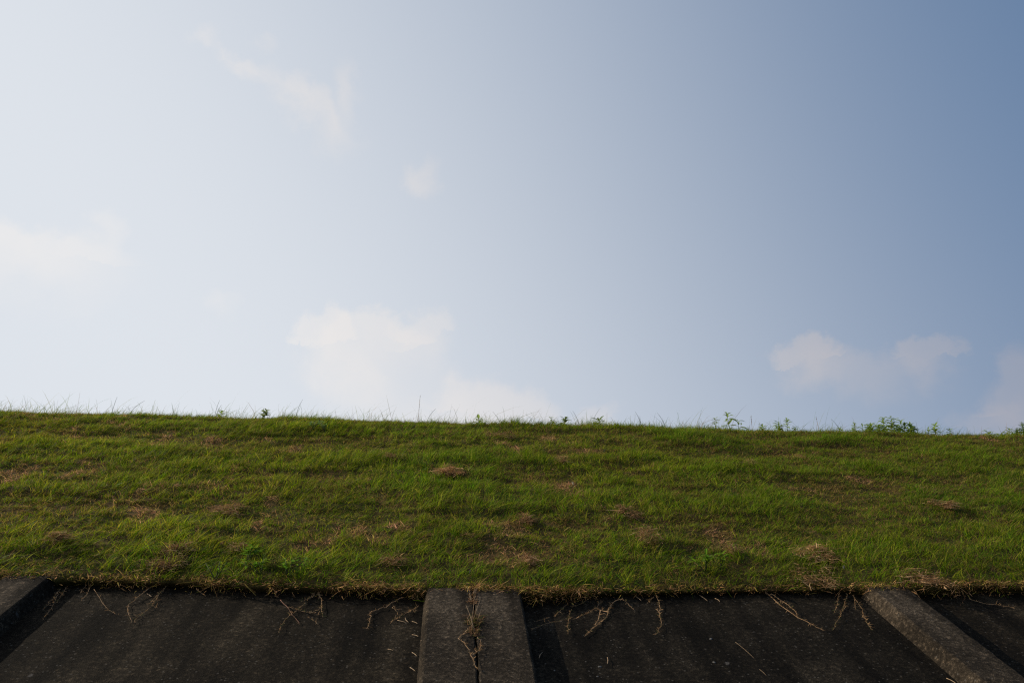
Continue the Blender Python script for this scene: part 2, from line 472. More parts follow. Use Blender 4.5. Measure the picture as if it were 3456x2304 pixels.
xs = np.unique(np.concatenate([np.linspace(-400, -60, 12), np.linspace(-60, -12, 60), np.arange(-12, 12.01, 0.06), np.linspace(12, 60, 60), np.linspace(60, 400, 12)]))
ed = edge_s(xs)
rows = []
sy = lambda s, o: (Y0 + s * CS - o * SN, Z0 + s * SN + o * CS)
prof_low = [(S_TOE - 1.2, -0.25), (S_TOE + 2.0, -0.25)]
V = []
for i, X in enumerate(xs):
    col = []
    for s, o in prof_low: col.append((X, *sy(s, o)))
    lo = lift(X)
    col.append((X, *sy(ed[i] + 0.10, -0.25)))
    col.append((X, *sy(ed[i] + 0.05, 0.0 - 0.01)))
    col.append((X, *sy(ed[i] + 0.012, lo * 0.5)))
    col.append((X, *sy(ed[i], lo * 0.9)))
    V.append(col)
y_c = Y0 + (CREST_Z - Z0) * 2
ys_rel = np.concatenate([np.linspace(0.02, 1, 110), ])
ystart = Y0 + ed * CS - lift(xs) * SN
YY = ystart[:, None] + (y_c + 1.2 - ystart[:, None]) * ys_rel[None, :]
tail = np.concatenate([np.linspace(y_c + 1.3, y_c + CREST_W + 1, 14), np.linspace(y_c + CREST_W + 2, y_c + CREST_W + 9.6, 6)])
YY = np.concatenate([YY, np.tile(tail, (len(xs), 1))], 1)
XX = np.repeat(xs[:, None], YY.shape[1], 1)
ZZ = turf_z(XX, YY)
top = np.stack([XX, YY, ZZ], -1)
allv = np.concatenate([np.array(V), top], 1)
tag(np_mesh("embankment", allv.reshape(-1, 3), grid_faces(allv.shape[0], allv.shape[1])[:, ::-1], None, M_SOIL, smooth=True), None, None, kind='structure')

# ------------------------------------------------------------------ concrete panels and ribs
def panel(x0, x1, material, label):
    nx = max(2, int((x1 - x0) / 0.08)); X = np.linspace(x0, x1, nx)
    e = edge_s(X) + 0.30
    S = np.linspace(0, 1, 60)
    SS = S_TOE - 0.15 + (e[:, None] - (S_TOE - 0.15)) * S[None, :]
    XX = np.repeat(X[:, None], len(S), 1)
    OO = 0.004 * (fbm(XX * 3, SS * 3, 90) - 0.5)
    OO[0] -= 0.004; OO[-1] -= 0.004
    origin = P((x0 + x1) / 2, S_TOE)
    def w(o): return np.stack([XX - origin.x, Y0 + SS * CS - o * SN - origin.y, Z0 + SS * SN + o * CS - origin.z], -1).reshape(-1, 3)
    v1, v2 = w(OO), w(OO * 0 - 0.2)
    f = grid_faces(nx, len(S)); n = len(v1); q = [f, f[:, ::-1] + n]
    idx = np.arange(n).reshape(nx, len(S))
    loop = np.concatenate([idx[0, :], idx[1:, -1], idx[-1, -2::-1], idx[-2:0:-1, 0]])
    nx_ = np.roll(loop, -1)
    q.append(np.stack([loop, nx_, nx_ + n, loop + n], -1))
    ob = np_mesh("concrete_slab", np.concatenate([v1, v2]), np.concatenate(q), None, material)
    ob.location = origin
    return tag(ob, label, "concrete slab", "concrete panels of the levee facing")
def rib(x0, x1, bl, br, label, name="concrete_rib"):
    """a raised strip down the slope; x0..x1 = its top face, bl/br = how far the sides lean out"""
    e = float(np.min(edge_s(np.linspace(x0 - bl, x1 + br, 9)))) + 0.03
    ns = 160
    S = np.linspace(S_TOE - 0.1, e, ns)
    c = 0.012
    prof = [(x0 - bl, -0.03), (x0 - bl * 0.15, RIB_H - c * 1.4), (x0 + c * 0.25, RIB_H - c * 0.35), (x0 + c, RIB_H)]
    m = max(4, int((x1 - x0) / 0.05))
    prof += [(x0 + c + (x1 - x0 - 2 * c) * k / m, RIB_H) for k in range(1, m)]
    prof += [(x1 - c, RIB_H), (x1 - c * 0.25, RIB_H - c * 0.35), (x1 + br * 0.15, RIB_H - c * 1.4), (x1 + br, -0.03)]
    px = np.array([p[0] for p in prof]); po = np.array([p[1] for p in prof])
    XX = np.repeat(px[:, None], ns, 1); OO = np.repeat(po[:, None], ns, 1); SS = np.repeat(S[None, :], len(px), 0)
    edge = np.minimum(1, np.minimum(np.abs(XX - x0), np.abs(XX - x1)) / 0.03)
    XX = XX + (0.010 * (fbm(SS * 14, XX * 9, 3) - 0.5)) * (1 - edge)
    OO = OO + 0.006 * (fbm(SS * 8, XX * 8, 8) - 0.5) + np.where(OO > 0, 0.028 * np.minimum(0, fbm(SS * 13, XX * 13, 14) - 0.40) * (1 - edge), 0)
    origin = P((x0 + x1) / 2, S_TOE)
    v = np.stack([XX - origin.x, Y0 + SS * CS - OO * SN - origin.y, Z0 + SS * SN + OO * CS - origin.z], -1)
    f = grid_faces(len(px), ns)
    n = len(px) * ns; idx = np.arange(n).reshape(len(px), ns)
    q = [f]
    # the underside and both ends close it
    vv = v.reshape(-1, 3)
    q.append(np.stack([idx[-1, :-1], idx[0, :-1], idx[0, 1:], idx[-1, 1:]], -1))
    ob = np_mesh(name, vv, np.concatenate(q), None, M_RIB, smooth=False)
    me = ob.data
    import bmesh
    bm = bmesh.new(); bm.from_mesh(me)
    bm.verts.ensure_lookup_table()
    bm.faces.new([bm.verts[i] for i in idx[:, 0]]); bm.faces.new([bm.verts[i] for i in idx[::-1, -1]])
    bmesh.ops.recalc_face_normals(bm, faces=bm.faces[:])
    bm.to_mesh(me); bm.free()
    ob.location = origin
    return tag(ob, label, "concrete rib", "raised concrete ribs down the slope")
LX = -2.775     # right edge of the rib at the left of the picture
MX0, MJ, MX1 = -0.123, 0.195, 0.523
RX0, RX1 = 3.125, 3.412
rib(LX - 0.30, LX, 0.05, 0.05, "concrete rib cut off by the left border, its side in black shade")
rib(MX0, MJ - 0.0035, 0.038, 0.0, "wider left half of the double rib in the middle, its left edge pale and sunlit")
rib(MJ + 0.0035, MX1, 0.0, 0.03, "narrower right half of the double rib in the middle, beyond the weedy joint")
rib(RX0, RX1, 0.068, 0.04, "slanting concrete rib at lower right with a broad sunlit side")
rib(LX - 0.30 - 3.0, LX - 3.0, 0.05, 0.05, "concrete rib beyond the left border of the picture")
rib(RX0 + 3.1, RX1 + 3.1, 0.06, 0.04, "concrete rib beyond the right border of the picture")
cuts = [-30, LX - 3.15, LX - 0.15, MJ, (RX0 + RX1) / 2, (RX0 + RX1) / 2 + 3.1, 30]
labs = ["concrete facing far out to the left", "concrete panel beyond the rib at the left border", "dark concrete panel between the left rib and the double rib",
        "nearly black concrete panel between the double rib and the slanting right rib", "concrete panel right of the slanting rib, in the bottom right corner", "concrete facing far out to the right"]
for i in range(6):
    panel(cuts[i] + 0.004, cuts[i + 1] - 0.004, M_PANEL2 if i in (3,) else M_PANEL, labs[i])
N_GRASS, N_MAT, N_THATCH = 400000, 420000, 46000
# ------------------------------------------------------------------ grass
GREEN = np.array([[0.120, 0.205, 0.004], [0.185, 0.245, 0.006], [0.065, 0.145, 0.004], [0.280, 0.275, 0.022]])
BROWN = np.array([[0.230, 0.140, 0.045], [0.38, 0.235, 0.09], [0.130, 0.080, 0.027], [0.28, 0.22, 0.045]])
def unit(v): return v / (np.linalg.norm(v, axis=1, keepdims=True) + 1e-9)
def grass_set(n, x0, x1, wmul=1.0, lmul=1.0):
    X = RNG.uniform(x0, x1, n)
    y0 = Y0 + edge_s(X) * CS - lift(X) * SN + 0.02
    u = RNG.uniform(0, 1, n) ** 0.92
    Y = y0 + (y_c + 1.0 - y0) * u
    # gather the blades into tufts
    tx, ty = np.floor(X / 0.16), np.floor(Y / 0.16)
    hx = vnoise(tx + 0.5, ty + 0.5, 301); hy = vnoise(tx + 0.5, ty + 0.5, 302)
    pull = RNG.uniform(0, 0.55, n)
    X = X * (1 - pull) + (tx + 0.15 + 0.7 * hx) * 0.16 * pull
    Y = np.maximum(Y * (1 - pull) + (ty + 0.15 + 0.7 * hy) * 0.16 * pull, y0 - 0.02)
    Z = turf_z(X, Y)
    lu = lush(X, Y)
    d = (Y - y0)
    tuft = vnoise(tx + 0.5, ty + 0.5, 303)
    near_edge = sstep(0.07, 0.0, d)
    straw = RNG.uniform(0, 1, n) < np.clip(0.66 - 0.66 * lu + 0.012 * X + 0.4 * near_edge + 0.25 * (fbm(X * 1.3, Y * 2.6, 55) - 0.5) * 2 + 0.5 * sstep(0.60, 0.72, fbm(X * 5, Y * 3.2, 531, 3)) * sstep(0.48, 0.58, fbm(X * 0.9, Y * 1.3, 541, 2)), 0.05, 0.95)
    L = (0.042 + 0.090 * lu ** 1.3) * (0.45 + 1.1 * tuft) * RNG.uniform(0.55, 1.35, n) * lmul
    L *= 1 - 0.45 * near_edge
    L = np.where(straw, L * 0.75, L)
    W = RNG.uniform(0.0018, 0.0042, n) * wmul
    base = np.stack([X, Y, Z - 0.01], 1)
    wind = fbm(X * 0.8, Y * 0.8, 77)
    cx_ = (fbm(X * 4.2, Y * 4.2, 311, 2) - 0.5) * 1.4; cy_ = (fbm(X * 4.2, Y * 4.2, 321, 2) - 0.5) * 1.2
    up = np.stack([RNG.normal(0.10, 0.30, n) + cx_, RNG.normal(-0.10, 0.30, n) + cy_, np.ones(n)], 1)
    up[straw, :2] *= 1.7; up[straw, 2] *= 0.75
    up = unit(up)
    lean = np.stack([0.10 + 0.75 * wind * sstep(2.5, -3.0, X) + RNG.normal(0, 0.35, n), RNG.normal(-0.10, 0.32, n), -RNG.uniform(0.05, 0.55, n)], 1)
    g = GREEN[RNG.integers(0, 4, n)]; b = BROWN[RNG.integers(0, 4, n)]
    hue = fbm(X * 0.9, Y * 1.7, 99)[:, None]
    g = g * (0.72 + 0.5 * hue) * RNG.uniform(0.4, 1.6, (n, 1)) * (0.65 + 0.7 * vnoise(tx + 0.5, ty + 0.5, 305))[:, None]
    g[:, 0] *= (0.75 + 0.5 * fbm(X * 0.6, Y * 1.1, 101)) * np.interp(X, [-5, 5], [1.1, 0.86])
    b = b * RNG.uniform(0.6, 1.25, (n, 1))
    c = np.where(straw[:, None], b, g)
    tip = np.where(RNG.uniform(0, 1, (n, 1)) < 0.22, c * 0.4 + np.array([0.22, 0.16, 0.07]) * 0.6, c * 1.1)
    return blades(base, up, lean, L, W, c, tip)
def mat_set(n, x0, x1, wmul=1.0):
    """the short mown undergrowth: a tangle of green and dead blades over the whole slope"""
    X = RNG.uniform(x0, x1, n)
    y0 = Y0 + edge_s(X) * CS - lift(X) * SN
    Y = y0 + (y_c + 1.0 - y0) * RNG.uniform(0, 1, n) ** 0.9
    Z = turf_z(X, Y)
    lu = lush(X, Y)
    patch = fbm(X * 6, Y * 9, 511, 3)
    dead = RNG.uniform(0, 1, n) < np.clip(0.62 - 0.45 * lu + 1.3 * (patch - 0.5), 0.08, 0.92)
    g = GREEN[RNG.integers(0, 4, n)] * RNG.uniform(0.5, 1.3, (n, 1))
    b = BROWN[RNG.integers(0, 4, n)] * RNG.uniform(0.4, 1.35, (n, 1))
    fleck = sstep(0.60, 0.72, fbm(X * 5, Y * 3.2, 531, 3)) * sstep(0.48, 0.58, fbm(X * 0.9, Y * 1.3, 541, 2))
    dead = dead | (RNG.uniform(0, 1, n) < fleck)
    b = b * (1 + 0.8 * fleck[:, None]) * (1 + fleck[:, None] * np.array([0.1, -0.05, 0.5]))
    c = np.where(dead[:, None], b, g)
    up = unit(np.stack([RNG.normal(0.05, 0.7, n), RNG.normal(-0.1, 0.6, n), RNG.uniform(0.25, 1.0, n)], 1))
    lean = np.stack([RNG.normal(0, 0.45, n), RNG.normal(-0.05, 0.45, n), -RNG.uniform(0, 0.5, n)], 1)
    L = RNG.uniform(0.025, 0.065, n) * (0.8 + 0.5 * patch)
    return blades(np.stack([X, Y, Z - 0.006], 1), up, lean, L, RNG.uniform(0.0026, 0.0050, n) * wmul, c)
def join_sets(sets):
    V, Q, T, K, o = [], [], [], [], 0
    for v, q, t, c in sets:
        V.append(v); Q.append(q + o); T.append(t + o); K.append(c); o += len(v)
    return np.concatenate(V), np.concatenate(Q), np.concatenate(T), np.concatenate(K)
def skyline_set(n, x0, x1):
    """longer blades the mower left along the crest"""
    X = RNG.uniform(x0, x1, n)
    keep = RNG.uniform(0, 1, n) < (fbm(X * 1.7, X * 0, 201) ** 2 * 2.2)
    X = X[keep]; n = len(X)
    Y = y_c + RNG.normal(-0.05, 0.22, n)
    Z = turf_z(X, Y)
    g = GREEN[RNG.integers(0, 4, n)] * RNG.uniform(0.7, 1.2, (n, 1))
    b = BROWN[RNG.integers(0, 4, n)]
    c = np.where(RNG.uniform(0, 1, (n, 1)) < 0.2, b, g)
    L = RNG.gamma(3.4, 0.042, n) + 0.04
    up = unit(np.stack([RNG.normal(0.05, 0.30, n), RNG.normal(0, 0.25, n), np.ones(n)], 1))
    lean = np.stack([RNG.normal(0.15, 0.35, n), RNG.normal(0, 0.3, n), -RNG.uniform(0, 0.4, n)], 1)
    return blades(np.stack([X, Y, Z - 0.01], 1), up, lean, L, RNG.uniform(0.0022, 0.004, n), c)
sets = [mat_set(N_MAT, -7.6, 7.6), mat_set(N_MAT // 8, -12, -7.6, 1.5), mat_set(N_MAT // 8, 7.6, 12, 1.5), grass_set(N_GRASS, -7.6, 7.6), grass_set(N_GRASS // 7, -12, -7.6, 1.4, 1.1), grass_set(N_GRASS // 7, 7.6, 12, 1.4, 1.1), skyline_set(6500, -12, 12)]
v, q, t, c = join_sets(sets)
tag(np_mesh("grass", v, q, t, M_GRASS, None, c), "green and brown grass covering the levee slope up to its crest", "grass", kind='stuff')

# dead thatch hanging over the edge of the concrete
def thatch_set(n, x0, x1):
    X = RNG.uniform(x0, x1, n)
    X = X[RNG.uniform(0, 1, n) < np.clip(0.12 + 2.4 * (fbm(X * 3.1, X * 0, 421, 3) - 0.36), 0.06, 0.9) * (0.55 + 0.45 * sstep(0.03, 0.07, lift(X)))]; n = len(X)
    X = X + 0.10 * np.sin(X * 9 + 3 * fbm(X * 2, X * 0, 7)) * RNG.uniform(0, 1, n)
    lo = lift(X)
    deep = sstep(0.03, 0.11, lo) * (0.05 + 1.3 * fbm(X * 2.3, X * 0, 401) ** 2.2)
    onrib = ((X > MX0) & (X < MX1)) | ((X > RX0) & (X < RX1)) | (X < LX)
    deep = np.where(onrib, 0.0, deep)
    s = edge_s(X) + RNG.normal(0.012, 0.028, n)
    hang = RNG.uniform(0, 1, n) < np.clip(0.55 * deep + 0.22 * sstep(0.035, 0.06, lo), 0, 0.7)
    o = lo + RNG.uniform(-0.008, 0.034, n)
    o = np.where(hang, lo * RNG.uniform(0.15, 1.05, n), o)
    s = np.where(hang, s - 0.02, s)
    Y = Y0 + s * CS - o * SN; Z = Z0 + s * SN + o * CS
    out = np.stack([RNG.normal(0, 1.2, n), -np.ones(n) * RNG.uniform(-0.3, 0.7, n), RNG.normal(0.15, 0.30, n)], 1)
    out[hang, 2] = RNG.normal(-0.25, 0.35, hang.sum())
    up = unit(out)
    lean = np.stack([RNG.normal(0, 0.5, n), RNG.normal(-0.15, 0.25, n), RNG.normal(-0.35, 0.3, n)], 1)
    L = RNG.uniform(0.015, 0.06, n) * np.where(RNG.uniform(0, 1, n) < 0.07, 2.4, 1.0) * np.where(hang, 0.6 + 0.8 * deep, 0.8)
    c = BROWN[RNG.integers(0, 4, n)] * RNG.uniform(0.4, 2.7, (n, 1)) * np.array([1.08, 0.95, 1.12])
    c = np.where(RNG.uniform(0, 1, (n, 1)) < 0.07, GREEN[RNG.integers(0, 4, n)] * 0.8, c)
    return blades(np.stack([X, Y, Z], 1), up, lean, L, RNG.uniform(0.0022, 0.0042, n), c)
v, q, t, c = thatch_set(N_THATCH, -9, 9)
tag(np_mesh("dead_grass_fringe", v, q, t, M_DRY, None, c), "brown dead grass fringe overhanging the top edge of the concrete", "dead grass", kind='stuff')

# ------------------------------------------------------------------ heaps of dry cut grass lying on the slope
def at_turf(px, py):
    """the point of the turf surface under a point of the 2352-wide overview"""
    x, y = px * 3456 / 2352, py * 3456 / 2352
    v = (FWD + RGT * ((x - CX) / F_PX) + UPV * ((CY - y) / F_PX)).normalized()
    tt = np.linspace(4, 20, 3200)
    pts = np.array(CAM)[None] + np.array(v)[None] * tt[:, None]
    below = pts[:, 2] < turf_z(pts[:, 0], pts[:, 1]) + 0.03
    i = int(np.argmax(below)) if below.any() else int(np.argmin(pts[:, 2] - turf_z(pts[:, 0], pts[:, 1])))
    return Vector(pts[i])
def heap(px, py, wpx, label, n, high=0.04, bright=1.0):
    p = at_turf(px, py)
    rx = wpx * (p - CAM).length / (F_PX * 2352 / 3456) / 2
    ry = rx * RNG.uniform(0.5, 0.8) + 0.04
    a = np.clip(RNG.normal(0, 1, (n, 2)), -1.3, 1.3) * RNG.choice([0.16, 0.28, 0.5], (n, 1)) + 0.75 * (RNG.uniform(-1, 1, (6, 2)))[RNG.integers(0, 6, n)]
    X = p.x + a[:, 0] * rx; Y = p.y + a[:, 1] * ry
    r = np.sqrt((a ** 2).sum(1))
    Z = turf_z(X, Y) + 0.035 + RNG.uniform(0.0, 0.7, n) * high
    up = unit(np.stack([RNG.normal(0, 1, n), RNG.normal(0, 0.8, n), RNG.normal(0.02, 0.16, n)], 1))
    lean = np.stack([RNG.normal(0, 0.5, n), RNG.normal(0, 0.4, n), RNG.normal(-0.2, 0.15, n)], 1)
    c = np.array([[0.48, 0.28, 0.14], [0.38, 0.21, 0.10], [0.62, 0.40, 0.21], [0.22, 0.125, 0.06]])[RNG.integers(0, 4, n)] * RNG.uniform(0.6, 1.2, (n, 1)) * bright
    v, q, t, k = blades(np.stack([X, Y, Z], 1) - np.array(p), up, lean, RNG.uniform(0.03, 0.085, n), RNG.uniform(0.0024, 0.0048, n), c)
    ob = np_mesh("dry_grass_heap", v, q, t, M_DRY, None, k)
    ob.location = p
    tag(ob, label, "dry grass", "heaps of dry mown grass on the slope")
for a in [
    (1035, 1082, 70, "broad tan heap of dry grass in the middle of the slope, below the upper hollow", 1000, 0.05, 1.35),
    (902, 1048, 34, "small brown dry heap high on the slope, left of the broad tan one", 220),
    (1785 * .72, 1056, 44, "thin strip of dry grass high on the slope, right of the broad tan heap", 260),
    (148, 1240, 46, "dry grass heap low on the slope near the left border", 420, 0.08),
    (405, 1262, 56, "upper of two long dry heaps low on the left, above the concrete panel", 420),
    (400, 1290, 90, "lower of two long dry heaps on the left, nearest the concrete panel", 600),
    (545, 1262, 26, "little dry tuft right of the two long heaps on the left", 130),
    (905, 1290, 40, "flat dry heap low on the slope, left of the double rib", 260),
    (1222, 1285, 40, "small dry heap just above the right slab of the double rib", 240),
    (1212, 1198, 36, "dark brown dry heap mid slope above the double rib", 260),
    (1490, 1243, 40, "arched bundle of straw standing up from the grass, right of centre", 380, 0.12),
    (1440, 1178, 48, "reddish dry patch mid slope, above the arched straw bundle", 320),
    (1684, 1268, 34, "small dry heap between the arched bundle and the big right-hand heap", 220),
    (1872, 1276, 74, "big dry heap low on the right of the slope, above the slanting rib", 1000, 0.05, 1.3),
    (1880, 1325, 100, "long dry strip close to the concrete edge, below the big right-hand heap", 520),
    (2172, 1165, 46, "dry heap halfway up the slope near the right border", 420, 0.07),
    (1722, 1062, 26, "reddish dry tuft high on the slope on the right", 200),
    (2150, 1342, 110, "long dry heap lying on the concrete edge beyond the slanting rib", 620),
    (1160, 1000, 60, "brown dry patch right under the crest, centre", 260),
    (520, 1172, 60, "dark brown hollow of dead grass mid slope on the left", 360),
]: heap(*a)

# ------------------------------------------------------------------ runners creeping down over the concrete
def concrete_point(px, py, o):
    X, s = on_plane(px, py, o)
    return P(X, s, o)
def smooth_path(pts, k=4):
    out = []
    for i in range(len(pts) - 1):
        p0, p1, p2, p3 = pts[max(i - 1, 0)], pts[i], pts[i + 1], pts[min(i + 2, len(pts) - 1)]
        for j in range(k):
            u = j / k
            out.append(0.5 * ((2 * p1) + (p2 - p0) * u + (2 * p0 - 5 * p1 + 4 * p2 - p3) * u * u + (3 * p1 - p0 - 3 * p2 + p3) * u ** 3))
    out.append(pts[-1])
    return out
def runner(paths, label, o=0.008, thick=0.0028, leafy=1.0, material=None, green=0.15, leaf_len=0.023):
    root = None; tb = []; B = []
    for path in paths:
        pts = smooth_path([concrete_point(x, y, o + (0.012 if i == 0 else 0) + random.uniform(0, 0.009)) for i, (x, y) in enumerate(path)])
        pts = [p + Vector((random.gauss(0, .003), random.gauss(0, .003), random.gauss(0, .002))) for p in pts]
        if root is None: root = empty("grass_runner", pts[0])
        n = len(pts)
        tb.append(tube_arrays(pts, [thick * 0.40 * (1 - 0.55 * i / n) for i in range(n)]))
        for i in range(1, n):
            seg = pts[i] - pts[i - 1]
            m = np.random.default_rng(i * 7 + n).poisson(seg.length * 120 * leafy)
            for _ in range(int(m)):
                p = pts[i - 1] + seg * random.random()
                dr = seg.normalized() * random.uniform(0.2, 0.9) + NRM * random.uniform(0.05, 0.9) + Vector((random.uniform(-1, 1), random.uniform(-.4, .3), 0))
                B.append((tuple(p), tuple(dr.normalized()), random.uniform(0.5, 1.3) * leaf_len, random.random()))
    stem = tubes("stem", tb, material or M_RUNNER)
    adopt(stem, root)
    if B:
        n = len(B)
        base = np.array([b[0] for b in B]); up = np.array([b[1] for b in B])
        L = np.array([b[2] for b in B]); r = np.array([b[3] for b in B])
        c = np.where((r < green)[:, None], np.array([[0.09, 0.105, 0.03]]), np.array([[0.42, 0.26, 0.13]]) * (0.6 + 0.7 * r[:, None]))
        lean = RNG.normal(0, 0.3, (n, 3)); lean[:, 2] -= 0.1
        v, q, t, k = blades(base, up, lean, L, np.full(n, 0.0025), c)
        adopt(np_mesh("foliage", v, q, t, M_DRY, None, k), root)
    tag(root, label, "runner", "creeping grass runners on the concrete")
def c1(*p): return [(x / 2.352, 1900 + y / 2.352) for x, y in p]
def c2(*p): return [(850 + x / 3.882, 1900 + y / 3.882) for x, y in p]
def c3(*p): return [(1300 + x / 3.92, 1940 + y / 3.92) for x, y in p]
def c4(*p): return [(1800 + x / 3.36, 1940 + y / 3.36) for x, y in p]
def c5(*p): return [(2450 + x / 2.338, 1900 + y / 2.338) for x, y in p]
runner([c1((480, 200), (410, 290), (345, 360)), c1((470, 240), (400, 360), (330, 440)), c1((520, 190), (500, 240), (430, 320))],
       "bushy pair of runners hanging beside the left rib's black shade", leafy=1.1, green=.3)
runner([c1((720, 165), (690, 240), (650, 300)), c1((690, 170), (655, 205), (638, 238))], "short forked tan runner, second from the left rib", leafy=.6)
runner([c1((745, 205), (800, 290), (850, 355), (940, 410))], "thin bare runner slanting down to the right on the left panel", thick=.0026, leafy=.3)
runner([c1((1190, 190), (1080, 285), (1030, 320), (1018, 375), (1045, 470))], "tan runner that bends back to a point, left of the twiggy one", thick=.0045, leafy=.5)
runner([c1((1330, 170), (1275, 235), (1200, 340), (1100, 420), (1055, 475)), c1((1260, 245), (1215, 290), (1165, 340)), c1((1240, 290), (1255, 310)), c1((1210, 335), (1245, 355))],
       "long twiggy runner slanting down to the left on the left panel", leafy=1.3, green=.3)
runner([c1((1560, 200), (1600, 235), (1635, 262))], "short dark runner under the fringe near the middle of the left panel", leafy=.8)
runner([c2((375, 485), (480, 590), (540, 680), (630, 790))], "thick reddish bare runner crossing a pale one", thick=.0065, leafy=.35, material=M_RUNNER_RED)
runner([c2((860, 350), (760, 450), (650, 560), (560, 640), (430, 740), (340, 910))], "pale curved runner passing under the reddish one", leafy=1.2, green=.4)
runner([c2((850, 350), (910, 470), (915, 620), (930, 700)), c2((880, 370), (880, 470))], "straight hanging runner right of the reddish one", thick=.0045, leafy=.8)
runner([c2((470, 570), (620, 610), (780, 655), (900, 665)), c2((740, 700), (800, 745), (880, 800)), c2((640, 500), (800, 440), (860, 400)), c2((760, 660), (850, 610), (960, 565))],
       "tangle of crossing runners between the reddish one and the hanging one", leafy=1.1, green=.25)
runner([c2((1960, 440), (1840, 520), (1760, 570), (1650, 605), (1560, 640), (1550, 720), (1530, 810), (1495, 860))],
       "thick brown runner that turns sharply down, left of the double rib", thick=.006, leafy=.9)
runner([c2((1830, 570), (1910, 640), (1890, 680)), c2((1860, 560), (1900, 600), (1960, 610))], "short crooked runner between the sharply turned one and the double rib", leafy=1.2)
runner([c2((2190, 560), (2100, 610), (2020, 650), (1900, 710), (1835, 760)), c2((2150, 590), (2130, 650)), c2((2200, 480), (2100, 420), (2000, 400))],
       "bushy runner against the left side of the double rib", leafy=1.6, green=.25)
runner([c4((430, 390), (400, 480), (390, 660)), c4((700, 220), (560, 310), (430, 360)), c4((380, 330), (320, 390), (230, 470))],
       "greenish runner with a straight pale tip, first right of the double rib", leafy=1.7, green=.5)
runner([c4((480, 485), (330, 510), (150, 550), (0, 605), (-30, 618)), c4((180, 480), (60, 515), (10, 525))], "thin green-brown runner stretching left into the double rib's shade", thick=.003, leafy=.3, green=.3)
runner([c4((770, 290), (700, 380), (570, 450), (480, 490))], "runner branching left between the greenish one and the thick wedge-shaped one", leafy=1.1)
runner([c4((1010, 270), (930, 290), (880, 345), (850, 400), (830, 470), (720, 570), (580, 690)), c4((850, 420), (770, 390), (700, 400)), c4((760, 400), (740, 480), (700, 570))],
       "thick wedge-shaped runner reaching furthest down on the right panel", thick=.0075, leafy=1.4)
runner([c4((1020, 275), (1090, 340), (1140, 400))], "short curved runner right of the thick wedge-shaped one", leafy=.7)
runner([c4((1390, 225), (1430, 330), (1430, 430), (1445, 560), (1420, 620), (1380, 685)), c4((1395, 380), (1430, 440))],
       "knotty single runner hanging in the middle of the right panel", thick=.004, leafy=1.1, green=.25)
runner([c4((1375, 240), (1330, 280), (1300, 320))], "short stub of runner just left of the knotty one", leafy=1.0)
runner([c5((300, 215), (450, 345), (570, 420), (690, 490), (775, 530)), c5((355, 240), (450, 300), (540, 370), (570, 420))],
       "long double runner slanting down to the right on the right panel", thick=.005, leafy=1.2)
runner([c5((960, 240), (920, 370), (880, 450), (845, 525))], "leafy runner hanging left beside the slanting rib", leafy=1.5, green=.3)
runner([c5((880, 240), (885, 330)), c5((890, 320), (850, 390))], "short leafy runner left of the leafy hanging one", leafy=1.4, green=.3)
runner([c5((1000, 250), (1060, 340), (1100, 440), (1155, 530)), c5((1020, 270), (1020, 360))], "leafy runner nearest the slanting rib, pointing down to the right", leafy=1.4, green=.2)
runner([c5((1890, 255), (1875, 290), (1855, 330))], "reddish stub hanging on the panel in the bottom right corner", leafy=1.2, material=M_RUNNER_RED)
runner([c5((1920, 280), (2080, 320), (2180, 335), (2280, 350))], "beaded runner lying level on the panel in the bottom right corner", thick=.004, leafy=.6)
runner([c3((1100, 700), (1040, 770), (990, 815), (970, 850), (1050, 890), (1110, 1020), (1160, 1110), (1225, 1260))],
       "zigzag runner hanging over the left slab of the double rib", o=RIB_H + .012, thick=.0045, leafy=.7)
runner([c3((1230, 820), (1262, 910), (1225, 1010), (1140, 1060)), c3((1220, 1010), (1180, 980))], "small curled runner in the joint of the double rib", o=RIB_H + .008, thick=.003, leafy=1.0)

